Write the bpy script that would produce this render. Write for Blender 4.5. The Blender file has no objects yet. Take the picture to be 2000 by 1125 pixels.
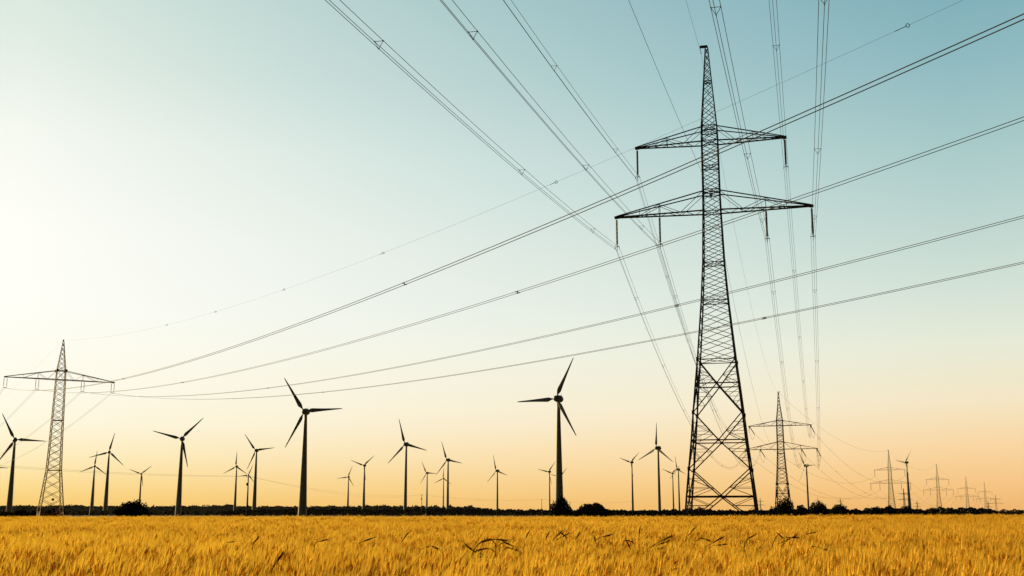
import bpy, math, random
import numpy as np
from mathutils import Vector, Matrix

SC = bpy.context.scene
COL = SC.collection
R = math.radians
rng = np.random.default_rng(7)
random.seed(7)

# ------------------------------------------------------------------ camera
FPX, HORIZON, EYE = 2250.0, 1006.0, 1.45          # focal length and horizon in pixels of the 2000 px photo
PITCH = math.atan((HORIZON - 562.5) / FPX)
cd = bpy.data.cameras.new('camera')
cam = bpy.data.objects.new('camera', cd)
COL.objects.link(cam)
cam.location = (0, 0, EYE)
cam.rotation_euler = (math.pi / 2 + PITCH, 0, 0)
cd.sensor_width = 36
cd.lens = FPX / 2000 * 36
cd.clip_end = 30000
SC.camera = cam

# ------------------------------------------------------------------ sky and sun
HAZE = 0.000007                                     # density of the evening air
SUN_AZ, SUN_EL = -46.0, 12.0                        # degrees, left of the view axis (+Y), above the horizon
world = bpy.data.worlds.new('World')
SC.world = world
world.use_nodes = True


def build_world():
    nt = world.node_tree
    N, L = nt.nodes.new, nt.links.new
    bg = nt.nodes['Background']
    bg.inputs[1].default_value = 0.1
    sky = N('ShaderNodeTexSky')
    sky.sky_type = 'NISHITA'
    sky.sun_disc = False
    sky.sun_elevation = R(SUN_EL)
    sky.sun_rotation = R(SUN_AZ)
    sky.dust_density = 4
    sky.ozone_density = 2
    tc = N('ShaderNodeTexCoord')
    sep = N('ShaderNodeSeparateXYZ')
    L(tc.outputs['Generated'], sep.inputs[0])

    def math_(op, a, b=None, clamp=False):
        n = N('ShaderNodeMath')
        n.operation = op
        n.use_clamp = clamp
        for i, v in enumerate((a, b)):
            if v is None:
                continue
            if isinstance(v, (int, float)):
                n.inputs[i].default_value = v
            else:
                L(v, n.inputs[i])
        return n.outputs[0]

    el = math_('DIVIDE', math_('ARCSINE', sep.outputs[2]), R(90.0))          # 0 at the horizon, 1 overhead
    az = math_('ARCTAN2', sep.outputs[0], sep.outputs[1])
    daz = math_('ABSOLUTE', math_('SUBTRACT', az, R(-30.0)))
    daz = math_('MINIMUM', daz, math_('SUBTRACT', 2 * math.pi, daz))          # angle round from the sun's side
    toward = N('ShaderNodeMapRange')
    toward.interpolation_type = 'LINEAR'
    L(daz, toward.inputs['Value'])
    toward.inputs['From Min'].default_value = R(6)
    toward.inputs['From Max'].default_value = R(52)
    toward.inputs['To Min'].default_value = 1
    toward.inputs['To Max'].default_value = 0
    behind = N('ShaderNodeMapRange')
    behind.interpolation_type = 'SMOOTHSTEP'
    L(daz, behind.inputs['Value'])
    behind.inputs['From Min'].default_value = R(56)
    behind.inputs['From Max'].default_value = R(105)

    def ramp(stops):
        r = N('ShaderNodeValToRGB')
        L(el, r.inputs[0])
        e = r.color_ramp.elements
        for i, (deg, c) in enumerate(stops):
            x = e[i] if i < 2 else e.new(deg / 90)
            x.position = deg / 90
            x.color = (c[0] / 255, c[1] / 255, c[2] / 255, 1)
        return r.outputs[0]
    sunny = ramp(SKY_SUN)
    away = ramp(SKY_AWAY)
    back = ramp(SKY_BACK)

    def mix(f, a, b):
        m = N('ShaderNodeMix')
        m.data_type = 'RGBA'
        if isinstance(f, (int, float)):
            m.inputs[0].default_value = f
        else:
            L(f, m.inputs[0])
        L(a, m.inputs[6])
        L(b, m.inputs[7])
        return m.outputs[2]
    col = mix(behind.outputs[0], mix(toward.outputs[0], away, sunny), back)
    g = N('ShaderNodeGamma')
    g.inputs[1].default_value = 2.2
    L(col, g.inputs[0])
    sc = N('ShaderNodeVectorMath')
    sc.operation = 'SCALE'
    sc.inputs[3].default_value = 10.0
    L(g.outputs[0], sc.inputs[0])
    L(mix(0.02, sc.outputs[0], sky.outputs[0]), bg.inputs[0])


# display colours of the evening sky by elevation in degrees: on the sun's side, away from it, and behind the camera
SKY_SUN = [(0, (255, 200, 100)), (90, (60, 100, 120)), (1.2, (255, 220, 142)), (2.6, (255, 238, 190)), (4.2, (255, 249, 224)),
           (6.2, (255, 252, 236)), (9.5, (255, 255, 247)), (13, (255, 255, 247)), (17.5, (245, 249, 240)), (21, (227, 238, 228)),
           (25.5, (210, 228, 219)), (34, (160, 195, 200))]
SKY_AWAY = [(0, (244, 180, 106)), (90, (20, 45, 60)), (1.2, (250, 197, 130)), (3.2, (252, 216, 164)), (5.2, (247, 232, 198)), (7.8, (232, 236, 216)),
            (10.3, (212, 227, 215)), (13, (193, 216, 209)), (17, (167, 202, 201)), (21, (142, 185, 192)), (25.5, (121, 169, 182)),
            (36, (60, 105, 128))]
SKY_BACK = [(0, (26, 21, 15)), (90, (16, 27, 34)), (10, (20, 21, 19)), (30, (21, 28, 32))]
build_world()

sl = bpy.data.lights.new('sun', 'SUN')
sl.energy = 5.0
sl.angle = R(0.5)
sl.color = (1.0, 0.76, 0.30)
sun = bpy.data.objects.new('sun', sl)
COL.objects.link(sun)
sd = Vector((math.sin(R(SUN_AZ)) * math.cos(R(SUN_EL)), math.cos(R(SUN_AZ)) * math.cos(R(SUN_EL)), math.sin(R(SUN_EL))))
sun.rotation_euler = sd.to_track_quat('Z', 'Y').to_euler()
sun.location = sd * 300

SC.view_settings.view_transform = 'Standard'
SC.view_settings.look = 'None'
SC.view_settings.exposure = 0
SC.view_settings.gamma = 1
SC.cycles.max_bounces = 6
SC.cycles.diffuse_bounces = 3
SC.cycles.transmission_bounces = 4
SC.cycles.volume_bounces = 0
SC.cycles.use_denoising = True


# ------------------------------------------------------------------ helpers
def at(u, v, y):
    """world point seen at pixel (u, v) of the photo when it stands y metres in front of the camera"""
    a, b = (u - 1000) / FPX, (562.5 - v) / FPX
    c, s = math.cos(PITCH), math.sin(PITCH)
    t = y / (c - b * s)
    return Vector((a * t, y, EYE + (s + b * c) * t))


class MB:
    """collects bars, tubes, lathes and quads into one mesh"""
    def __init__(self):
        self.v, self.f, self.n = [], [], 0

    def add(self, verts, faces):
        self.v.extend(tuple(p) for p in verts)
        self.f.extend(tuple(i + self.n for i in q) for q in faces)
        self.n += len(verts)

    def bar(self, p, q, r, r2=None, n=4):
        p, q = Vector(p), Vector(q)
        d = (q - p)
        if d.length < 1e-6:
            return
        d.normalize()
        u = d.cross(Vector((0, 0, 1)) if abs(d.z) < 0.9 else Vector((0, 1, 0))).normalized()
        w = d.cross(u)
        r2 = r if r2 is None else r2
        vs = []
        for c, rr in ((p, r), (q, r2)):
            for k in range(n):
                a = 2 * math.pi * (k + 0.5) / n
                vs.append(c + (u * math.cos(a) + w * math.sin(a)) * rr)
        fs = [(k, (k + 1) % n, n + (k + 1) % n, n + k) for k in range(n)]
        fs += [tuple(range(n - 1, -1, -1)), tuple(range(n, 2 * n))]
        self.add(vs, fs)

    def tube(self, pts, rad, n=5):
        pts = [Vector(p) for p in pts]
        m = len(pts)
        vs = []
        for i, p in enumerate(pts):
            d = (pts[min(i + 1, m - 1)] - pts[max(i - 1, 0)]).normalized()
            u = d.cross(Vector((0, 0, 1)) if abs(d.z) < 0.95 else Vector((0, 1, 0))).normalized()
            w = d.cross(u)
            rr = rad(i / (m - 1)) if callable(rad) else rad
            for k in range(n):
                a = 2 * math.pi * k / n
                vs.append(p + (u * math.cos(a) + w * math.sin(a)) * rr)
        fs = []
        for i in range(m - 1):
            for k in range(n):
                k2 = (k + 1) % n
                fs.append((i * n + k, i * n + k2, (i + 1) * n + k2, (i + 1) * n + k))
        fs += [tuple(range(n - 1, -1, -1)), tuple(range((m - 1) * n, m * n))]
        self.add(vs, fs)

    def lathe(self, prof, org=(0, 0, 0), axis=(0, 0, 1), n=16):
        """prof: list of (radius, distance along axis)"""
        ax = Vector(axis).normalized()
        u = ax.cross(Vector((0, 0, 1)) if abs(ax.z) < 0.9 else Vector((0, 1, 0))).normalized()
        w = ax.cross(u)
        o = Vector(org)
        vs = []
        for r, z in prof:
            for k in range(n):
                a = 2 * math.pi * k / n
                vs.append(o + ax * z + (u * math.cos(a) + w * math.sin(a)) * r)
        fs = []
        m = len(prof)
        for i in range(m - 1):
            for k in range(n):
                k2 = (k + 1) % n
                fs.append((i * n + k, i * n + k2, (i + 1) * n + k2, (i + 1) * n + k))
        fs += [tuple(range(n - 1, -1, -1)), tuple(range((m - 1) * n, m * n))]
        self.add(vs, fs)

    def box(self, c, sx, sy, sz):
        x, y, z = c
        vs = [(x + i * sx / 2, y + j * sy / 2, z + k * sz / 2) for i in (-1, 1) for j in (-1, 1) for k in (-1, 1)]
        self.add(vs, [(0, 1, 3, 2), (4, 6, 7, 5), (0, 4, 5, 1), (2, 3, 7, 6), (0, 2, 6, 4), (1, 5, 7, 3)])

    def ring(self, c, rad, r, normal, n=12, m=5):
        nrm = Vector(normal).normalized()
        u = nrm.cross(Vector((0, 0, 1))).normalized()
        w = nrm.cross(u)
        vs, fs = [], []
        for i in range(n):
            a = 2 * math.pi * i / n
            d = u * math.cos(a) + w * math.sin(a)
            for k in range(m):
                b = 2 * math.pi * k / m
                vs.append(Vector(c) + d * (rad + r * math.cos(b)) + nrm * (r * math.sin(b)))
        for i in range(n):
            for k in range(m):
                i2, k2 = (i + 1) % n, (k + 1) % m
                fs.append((i * m + k, i2 * m + k, i2 * m + k2, i * m + k2))
        self.add(vs, fs)

    def mesh(self, name, mat, smooth=False):
        me = bpy.data.meshes.new(name)
        me.from_pydata(self.v, [], self.f)
        me.materials.append(mat)
        if smooth:
            me.polygons.foreach_set('use_smooth', [True] * len(me.polygons))
        return me

    def build(self, name, mat, parent=None, smooth=False):
        o = bpy.data.objects.new(name, self.mesh(name, mat, smooth))
        COL.objects.link(o)
        o.parent = parent
        return o


def tag(o, label=None, cat=None, group=None, kind=None):
    for k, v in (('label', label), ('category', cat), ('group', group), ('kind', kind)):
        if v:
            o[k] = v
    return o


def empty(name, loc=(0, 0, 0), rz=0.0):
    o = bpy.data.objects.new(name, None)
    o.empty_display_size = 0.5
    COL.objects.link(o)
    o.location = loc
    o.rotation_euler = (0, 0, rz)
    return o


def copy_tree(o, parent=None):
    c = o.copy()
    COL.objects.link(c)
    c.parent = parent
    for ch in o.children:
        copy_tree(ch, c)
    return c


def mat(name, col, rough=0.6, metal=0.0, var=0.0, scale=3.0, spec=0.5, col2=None):
    m = bpy.data.materials.new(name)
    m.use_nodes = True
    nt = m.node_tree
    b = nt.nodes['Principled BSDF']
    b.inputs['Base Color'].default_value = (*col, 1)
    b.inputs['Roughness'].default_value = rough
    b.inputs['Metallic'].default_value = metal
    b.inputs['Specular IOR Level'].default_value = spec
    if var or col2:
        tc = nt.nodes.new('ShaderNodeTexCoord')
        nz = nt.nodes.new('ShaderNodeTexNoise')
        nz.inputs['Scale'].default_value = scale
        nz.inputs['Detail'].default_value = 5
        rp = nt.nodes.new('ShaderNodeValToRGB')
        c2 = col2 or tuple(x * (1 - var) for x in col)
        rp.color_ramp.elements[0].position = 0.35
        rp.color_ramp.elements[1].position = 0.68
        rp.color_ramp.elements[0].color = (*c2, 1)
        rp.color_ramp.elements[1].color = (*col, 1)
        nt.links.new(tc.outputs['Object'], nz.inputs['Vector'])
        nt.links.new(nz.outputs[0], rp.inputs[0])
        nt.links.new(rp.outputs[0], b.inputs['Base Color'])
    return m


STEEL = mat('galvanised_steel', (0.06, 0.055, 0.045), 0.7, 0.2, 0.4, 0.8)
STEEL_GLARE = mat('sun_glare_steel', (0.42, 0.15, 0.03), 0.7, 0.0, 0.4, 0.8)  # left pylon: orange sun glare on backlit bars, put into the base colour
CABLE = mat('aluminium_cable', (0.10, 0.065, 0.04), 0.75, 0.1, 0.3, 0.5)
STEEL_FAR = mat('sun_flared_steel', (0.10, 0.05, 0.018), 0.7, 0.1, 0.4, 0.8)  # receding row: warm brown of the sun flare painted into the steel
PORCELAIN = mat('brown_porcelain', (0.07, 0.035, 0.02), 0.3, 0, 0.3, 4)
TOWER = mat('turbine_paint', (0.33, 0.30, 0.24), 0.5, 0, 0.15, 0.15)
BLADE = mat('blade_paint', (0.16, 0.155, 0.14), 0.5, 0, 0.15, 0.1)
WOODPOLE = mat('tarred_wood', (0.06, 0.04, 0.028), 0.9, 0, 0.5, 2)
BARK = mat('bark', (0.05, 0.036, 0.024), 0.95, 0, 0.5, 3)
CONCRETE = mat('concrete', (0.3, 0.29, 0.27), 0.9, 0, 0.3, 2)


def leaf_mat(name, col, trans=0.25):
    m = bpy.data.materials.new(name)
    m.use_nodes = True
    nt = m.node_tree
    nt.nodes.clear()
    N, L = nt.nodes.new, nt.links.new
    out = N('ShaderNodeOutputMaterial')
    d, t, mx = N('ShaderNodeBsdfDiffuse'), N('ShaderNodeBsdfTranslucent'), N('ShaderNodeMixShader')
    geo = N('ShaderNodeNewGeometry')
    rp = N('ShaderNodeValToRGB')
    rp.color_ramp.elements[0].color = (*[x * 0.55 for x in col], 1)
    rp.color_ramp.elements[1].color = (*[x * 1.4 for x in col], 1)
    L(geo.outputs['Random Per Island'], rp.inputs[0])
    L(rp.outputs[0], d.inputs[0])
    L(rp.outputs[0], t.inputs[0])
    mx.inputs[0].default_value = trans
    L(d.outputs[0], mx.inputs[1])
    L(t.outputs[0], mx.inputs[2])
    L(mx.outputs[0], out.inputs[0])
    return m


LEAF = leaf_mat('dark_leaves', (0.022, 0.019, 0.007), 0.15)
LEAF_FAR = leaf_mat('far_wood_leaves', (0.024, 0.016, 0.005), 0.1)


# ------------------------------------------------------------------ ground
def sstep(a, b, x):
    t = np.clip((np.asarray(x, float) - a) / (b - a), 0, 1)
    return t * t * (3 - 2 * t)


def ground_z(x, y):
    """flat plain with one long gentle swell in the field, its crest about 90 m out"""
    x, y = np.asarray(x, float), np.asarray(y, float)
    crest = 0.17 + 0.17 * sstep(5, 42, x)
    return crest * sstep(15, 85, y) * (1 - sstep(98, 132, y)) * (1 - 0.0 * x)


def grid_mesh(name, xs, ys, m):
    X, Y = np.meshgrid(xs, ys)
    Z = ground_z(X, Y)
    v = np.stack([X, Y, Z], -1).reshape(-1, 3)
    nx = len(xs)
    f = [(j * nx + i, j * nx + i + 1, (j + 1) * nx + i + 1, (j + 1) * nx + i) for j in range(len(ys) - 1) for i in range(nx - 1)]
    me = bpy.data.meshes.new(name)
    me.from_pydata(v.tolist(), [], f)
    me.materials.append(m)
    me.polygons.foreach_set('use_smooth', [True] * len(f))
    o = bpy.data.objects.new(name, me)
    COL.objects.link(o)
    return o


def ground_mat():
    m = mat('straw_soil', (0.16, 0.10, 0.035), 0.95, 0, 0.5, 0.05, 0.1, (0.07, 0.05, 0.02))
    return m


xs = np.concatenate([-np.geomspace(9000, 150, 14), np.linspace(-140, 140, 57), np.geomspace(150, 9000, 14)])
ys = np.concatenate([[-3000, -600, -120, -30], np.linspace(-10, 150, 65), np.geomspace(170, 14000, 16)])
tag(grid_mesh('ground', xs, ys, ground_mat()), kind='structure')


# ------------------------------------------------------------------ wheat field (stuff)
def wheat_mat():
    m = bpy.data.materials.new('ripe_barley')
    m.use_nodes = True
    nt = m.node_tree
    nt.nodes.clear()
    N, L = nt.nodes.new, nt.links.new
    out = N('ShaderNodeOutputMaterial')
    at_ = N('ShaderNodeAttribute')
    at_.attribute_name = 'tint'
    d, t, g = N('ShaderNodeBsdfDiffuse'), N('ShaderNodeBsdfTranslucent'), N('ShaderNodeBsdfGlossy')
    g.inputs['Roughness'].default_value = 0.7
    g.inputs['Color'].default_value = (0.9, 0.52, 0.10, 1)
    L(at_.outputs['Color'], d.inputs[0])
    L(at_.outputs['Color'], t.inputs[0])
    m1, m2 = N('ShaderNodeMixShader'), N('ShaderNodeMixShader')
    m1.inputs[0].default_value = 0.6
    fr = N('ShaderNodeFresnel')
    fr.inputs[0].default_value = 1.3
    L(fr.outputs[0], m2.inputs[0])
    L(d.outputs[0], m1.inputs[1])
    L(t.outputs[0], m1.inputs[2])
    L(m1.outputs[0], m2.inputs[1])
    L(g.outputs[0], m2.inputs[2])
    L(m2.outputs[0], out.inputs[0])
    return m


BARLEY = wheat_mat()
STRAW, EAR, GREEN = np.array((0.80, 0.49, 0.05)), np.array((0.96, 0.63, 0.065)), np.array((0.22, 0.19, 0.025))


def barley_patch(size, count, seed, coarse=1.0):
    """one square of standing barley: stems, leaf ribbons, bearded ears"""
    r = np.random.default_rng(seed)
    V, F, C = [], [], []
    n0 = 0

    def put(vs, fs, col):
        nonlocal n0
        V.extend(vs)
        F.extend([tuple(i + n0 for i in q) for q in fs])
        C.extend([col] * len(vs))
        n0 += len(vs)
    for i in range(count):
        if i % 7 == 0:                                 # tillers stand in tufts, each tuft with its own height and lean
            tx, ty = r.uniform(-size / 2, size / 2, 2)
            th_, tl = r.normal(0.82, 0.09), (r.normal(0.09, 0.07), r.normal(0.0, 0.06))
        bx, by = tx + r.normal(0, 0.03 * coarse), ty + r.normal(0, 0.03 * coarse)
        h = th_ + r.normal(0, 0.035)
        lean = np.array([tl[0] + r.normal(0, 0.03), tl[1] + r.normal(0, 0.03)])
        a = r.uniform(0, 2 * math.pi)
        side = np.array([math.cos(a), math.sin(a), 0])
        w = 0.0028 * coarse
        green = r.random()
        tint = STRAW * r.uniform(0.7, 1.15) * (1 - 0.5 * green ** 3) + GREEN * 0.5 * green ** 3
        p = [np.array([bx + lean[0] * t * t, by + lean[1] * t * t, h * t]) for t in (0, 0.5, 1.0)]
        put([p[0] - side * w, p[0] + side * w, p[1] - side * w, p[1] + side * w, p[2] - side * w * 0.7, p[2] + side * w * 0.7],
            [(0, 1, 3, 2), (2, 3, 5, 4)], tuple(tint))
        # leaf ribbon
        for q in range(1 if r.random() < 0.7 else 2):
            t0 = r.uniform(0.3, 0.72)
            b0 = np.array([bx + lean[0] * t0 * t0, by + lean[1] * t0 * t0, h * t0])
            la = r.uniform(0, 2 * math.pi)
            ld = np.array([math.cos(la), math.sin(la), 0])
            ls = np.array([-ld[1], ld[0], 0]) * 0.0055 * coarse
            ll = r.uniform(0.14, 0.26)
            m_ = b0 + ld * ll * 0.45 + np.array([0, 0, ll * 0.5])
            e_ = b0 + ld * ll * 0.95 + np.array([0, 0, ll * r.uniform(-0.1, 0.55)])
            gc = tuple((GREEN * r.uniform(0.6, 1.2)) if r.random() < 0.45 else STRAW * r.uniform(0.6, 1.0))
            put([b0 - ls, b0 + ls, m_ - ls, m_ + ls, e_], [(0, 1, 3, 2), (2, 3, 4)], gc)
        # ear nodding with the wind
        nod = abs(r.normal(0.3, 0.22))
        na = r.normal(0.1, 0.7)
        ed = np.array([math.cos(na) * math.sin(nod), math.sin(na) * math.sin(nod), math.cos(nod)])
        el = r.uniform(0.07, 0.10)
        s1 = np.cross(ed, [0.3, 0.9, 0.1])
        s1 /= np.linalg.norm(s1)
        s2 = np.cross(ed, s1)
        er = 0.0065 * coarse
        b0 = p[2]
        mid = b0 + ed * el * 0.4
        tip = b0 + ed * el
        ec = tuple(EAR * r.uniform(0.75, 1.15))
        put([b0, mid + s1 * er, mid + s2 * er, mid - s1 * er, mid - s2 * er, tip],
            [(0, 2, 1), (0, 3, 2), (0, 4, 3), (0, 1, 4), (5, 1, 2), (5, 2, 3), (5, 3, 4), (5, 4, 1)], ec)
        for k in range(7):
            ca = 2 * math.pi * (k + r.random() * 0.6) / 7
            od = s1 * math.cos(ca) + s2 * math.sin(ca)
            st = b0 + ed * el * r.uniform(0.15, 0.7)
            en = st + ed * r.uniform(0.10, 0.18) + od * r.uniform(0.004, 0.022)
            sw = np.cross(en - st, od)
            sw = sw / np.linalg.norm(sw) * 0.0016 * coarse
            put([st - sw, st + sw, en], [(0, 1, 2)], tuple(EAR * r.uniform(0.8, 1.15)))
    me = bpy.data.meshes.new('barley_patch')
    me.from_pydata([tuple(v) for v in V], [], F)
    at_ = me.color_attributes.new('tint', 'FLOAT_COLOR', 'POINT')
    c4 = np.concatenate([np.array(C), np.ones((len(C), 1))], 1)
    at_.data.foreach_set('color', c4.astype(np.float32).ravel())
    me.materials.append(BARLEY)
    return bpy.data.objects.new('barley_patch', me)


def swell(x, y):
    """unevenness of the crop's height, a few centimetres"""
    return (0.55 * np.sin(0.21 * x + 0.9 * np.sin(0.13 * y) + 0.3) * np.sin(0.33 * y + 0.5 * np.sin(0.09 * x))
            + 0.45 * np.sin(0.55 * y + 1.1 + 0.8 * np.sin(0.07 * x)) + 0.35 * np.sin(0.83 * x + 1.7 * np.sin(0.41 * y)))


def wheat_field():
    near = [barley_patch(1.15, 200, 10 + i, 1.35) for i in range(5)]
    far = [barley_patch(2.3, 420, 30 + i, 2.3) for i in range(4)]
    pts, rot, scl, var = [], [], [], []
    r = np.random.default_rng(3)
    rows = []
    y = 2.6
    while y < 46:
        half = 2.5 + y * 0.66
        for x in np.arange(-half, half, 1.0):
            rows.append((x + r.uniform(-.15, .15), y + r.uniform(-.15, .15), r.integers(0, 5), 1.0))
        y += 1.0
    while y < 131:
        half = 2.5 + y * 0.66
        for x in np.arange(-half, half, 2.1):
            rows.append((x + r.uniform(-.3, .3), y + r.uniform(-.3, .3), 5 + r.integers(0, 4), 1.0))
        y += 2.0
    for x, y, v, s in rows:
        pts.append((x, y, float(ground_z(x, y))))
        rot.append((0, 0, r.normal(0, 0.35)))
        k = 0.98 + 0.075 * float(swell(x, y)) + r.normal(0, 0.012)
        # two long uneven steps where the crop behind a wheel track has grown taller than the crop in front
        for y0, amp, ln in ((32 + 1.6 * math.sin(.11 * x) + .03 * x, .10, 7), (53 + 2 * math.sin(.07 * x + 1), .06, 9)):
            if y > y0:
                k += amp * (.65 + .35 * math.sin(.23 * x + y0)) * math.exp(-(y - y0) / ln)
            elif y > y0 - 2.2:
                k -= amp * .5
        scl.append((1, 1, k))
        var.append(int(v))
    me = bpy.data.meshes.new('barley_field')
    me.from_pydata(pts, [], [])
    for nm, ty, dat in (('rot', 'FLOAT_VECTOR', rot), ('scl', 'FLOAT_VECTOR', scl)):
        a = me.attributes.new(nm, ty, 'POINT')
        a.data.foreach_set('vector', np.array(dat, np.float32).ravel())
    a = me.attributes.new('var', 'INT', 'POINT')
    a.data.foreach_set('value', np.array(var, np.int32))
    ob = bpy.data.objects.new('barley_field', me)
    COL.objects.link(ob)
    ng = bpy.data.node_groups.new('scatter_barley', 'GeometryNodeTree')
    ng.interface.new_socket('Geometry', in_out='INPUT', socket_type='NodeSocketGeometry')
    ng.interface.new_socket('Geometry', in_out='OUTPUT', socket_type='NodeSocketGeometry')
    N, L = ng.nodes.new, ng.links.new
    gi, go = N('NodeGroupInput'), N('NodeGroupOutput')
    join = N('GeometryNodeJoinGeometry')
    m2p = N('GeometryNodeMeshToPoints')
    L(gi.outputs[0], m2p.inputs[0])

    def named(nm, ty):
        n = N('GeometryNodeInputNamedAttribute')
        n.data_type = ty
        n.inputs[0].default_value = nm
        return n.outputs[0]
    ro, so, vo = named('rot', 'FLOAT_VECTOR'), named('scl', 'FLOAT_VECTOR'), named('var', 'INT')
    for i, src in enumerate(near + far):
        cmp_ = N('FunctionNodeCompare')
        cmp_.data_type = 'INT'
        cmp_.operation = 'EQUAL'
        L(vo, cmp_.inputs[2])
        cmp_.inputs[3].default_value = i
        oi = N('GeometryNodeObjectInfo')
        oi.inputs[0].default_value = src
        iop = N('GeometryNodeInstanceOnPoints')
        L(m2p.outputs[0], iop.inputs['Points'])
        L(cmp_.outputs[0], iop.inputs['Selection'])
        L(oi.outputs['Geometry'], iop.inputs['Instance'])
        L(ro, iop.inputs['Rotation'])
        L(so, iop.inputs['Scale'])
        L(iop.outputs[0], join.inputs[0])
    L(join.outputs[0], go.inputs[0])
    md = ob.modifiers.new('scatter', 'NODES')
    md.node_group = ng
    tag(ob, 'field of ripe golden barley filling the foreground', 'crop field', kind='stuff')


wheat_field()
# ------------------------------------------------------------------ foliage
def crown(mb, blobs, n, size, seed, shoots=0.0):
    """leaf clumps spread through a union of ellipsoids (cx, cy, cz, rx, ry, rz), denser toward the skin"""
    r = np.random.default_rng(seed)
    w = np.array([b[3] * b[4] + b[3] * b[5] for b in blobs])
    w = w / w.sum()
    for i in range(n):
        b = blobs[r.choice(len(blobs), p=w)]
        d = r.normal(size=3)
        d /= np.linalg.norm(d)
        rad = (r.random() ** 0.38) * (1.0 + 0.10 * math.sin(7 * d[0] + 3 * b[0]) + 0.08 * math.sin(9 * d[2] + b[1]))
        if r.random() < shoots:
            rad *= r.uniform(1.0, 1.3)
        c = np.array(b[:3]) + d * rad * np.array(b[3:6])
        if c[2] < 0.05:
            continue
        a, e = r.normal(size=3), r.normal(size=3)
        a /= np.linalg.norm(a)
        e = np.cross(a, e)
        e /= np.linalg.norm(e)
        s = size * r.uniform(0.5, 1.25)
        k = s * r.uniform(0.45, 0.8)
        mb.add([c - a * s, c + e * k, c + a * s, c - e * k], [(0, 1, 2, 3)])


def limbs(mb, base, top, r0, n, spread, seed):
    r = random.Random(seed)
    b, t = Vector(base), Vector(top)
    mid = b.lerp(t, 0.5) + Vector((r.uniform(-.1, .1), r.uniform(-.1, .1), 0)) * (t - b).length
    mb.tube([b, b.lerp(mid, .5), mid, mid.lerp(t, .5), t], lambda u: r0 * (1 - 0.8 * u), 6)
    for i in range(n):
        s = b.lerp(t, r.uniform(.2, .75))
        a = r.uniform(0, 2 * math.pi)
        e = s + Vector((math.cos(a) * spread, math.sin(a) * spread, r.uniform(.25, .8) * spread))
        mb.tube([s, s.lerp(e, .5) + Vector((0, 0, .1 * spread)), e], lambda u: r0 * .45 * (1 - 0.8 * u), 4)


def plant(name, x, y, blobs, n, size, seed, label, cat, group=None, stem=0.15, shoots=0.0, kind_part='crown', twigs=0):
    """blobs are relative to the base; the thing is an Empty at the foot with a trunk and a crown"""
    root = empty(name, (x, y, float(ground_z(x, y))))
    tag(root, label, cat, group)
    mb = MB()
    crown(mb, blobs, n, size, seed, shoots)
    mb.build(kind_part, LEAF, root)
    t = MB()
    zt = max(b[2] for b in blobs)
    limbs(t, (0, 0, -0.1), (0.1, 0, zt), stem, 5, max(b[3] for b in blobs) * 0.6, seed)
    r = random.Random(seed + 5)
    for i in range(twigs):
        b = r.choice(blobs)
        a = r.uniform(0.15, math.pi - 0.15)
        s = Vector((b[0] + b[3] * .55 * math.cos(a), b[1], b[2] + b[5] * .55 * math.sin(a)))
        e = Vector((b[0] + b[3] * r.uniform(1.05, 1.3) * math.cos(a), b[1] + r.uniform(-.5, .5), b[2] + b[5] * r.uniform(1.1, 1.4) * math.sin(a)))
        t.tube([(0.05, 0, zt * r.uniform(.15, .6)), s, s.lerp(e, .5) + Vector((r.uniform(-.1, .1), 0, .1)), e], lambda u: .06 * (1 - .8 * u), 4)
    t.build('trunk', BARK, root)
    return root


def px_box(u0, u1, vtop, y):
    """x centre, width and height of something standing on the plain seen between these pixels"""
    a, b = at(u0, 1000, y), at(u1, 1000, y)
    return (a.x + b.x) / 2, b.x - a.x, at((u0 + u1) / 2, vtop, y).z


def dome_blobs(w, h, seed, k=7):
    r = random.Random(seed)
    out = [(0, 0, h * .45, w * .36, w * .3, h * .45)]
    for i in range(k):
        t = -1 + 2 * (i + .5) / k
        hh = h * (1 - 0.45 * abs(t) ** 2) * r.uniform(.82, 1.02)
        rr = w * r.uniform(.13, .2)
        out.append((t * (w / 2 - rr), r.uniform(-.2, .2) * w, hh * .6, rr, rr, hh * .4))
    return out


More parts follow.
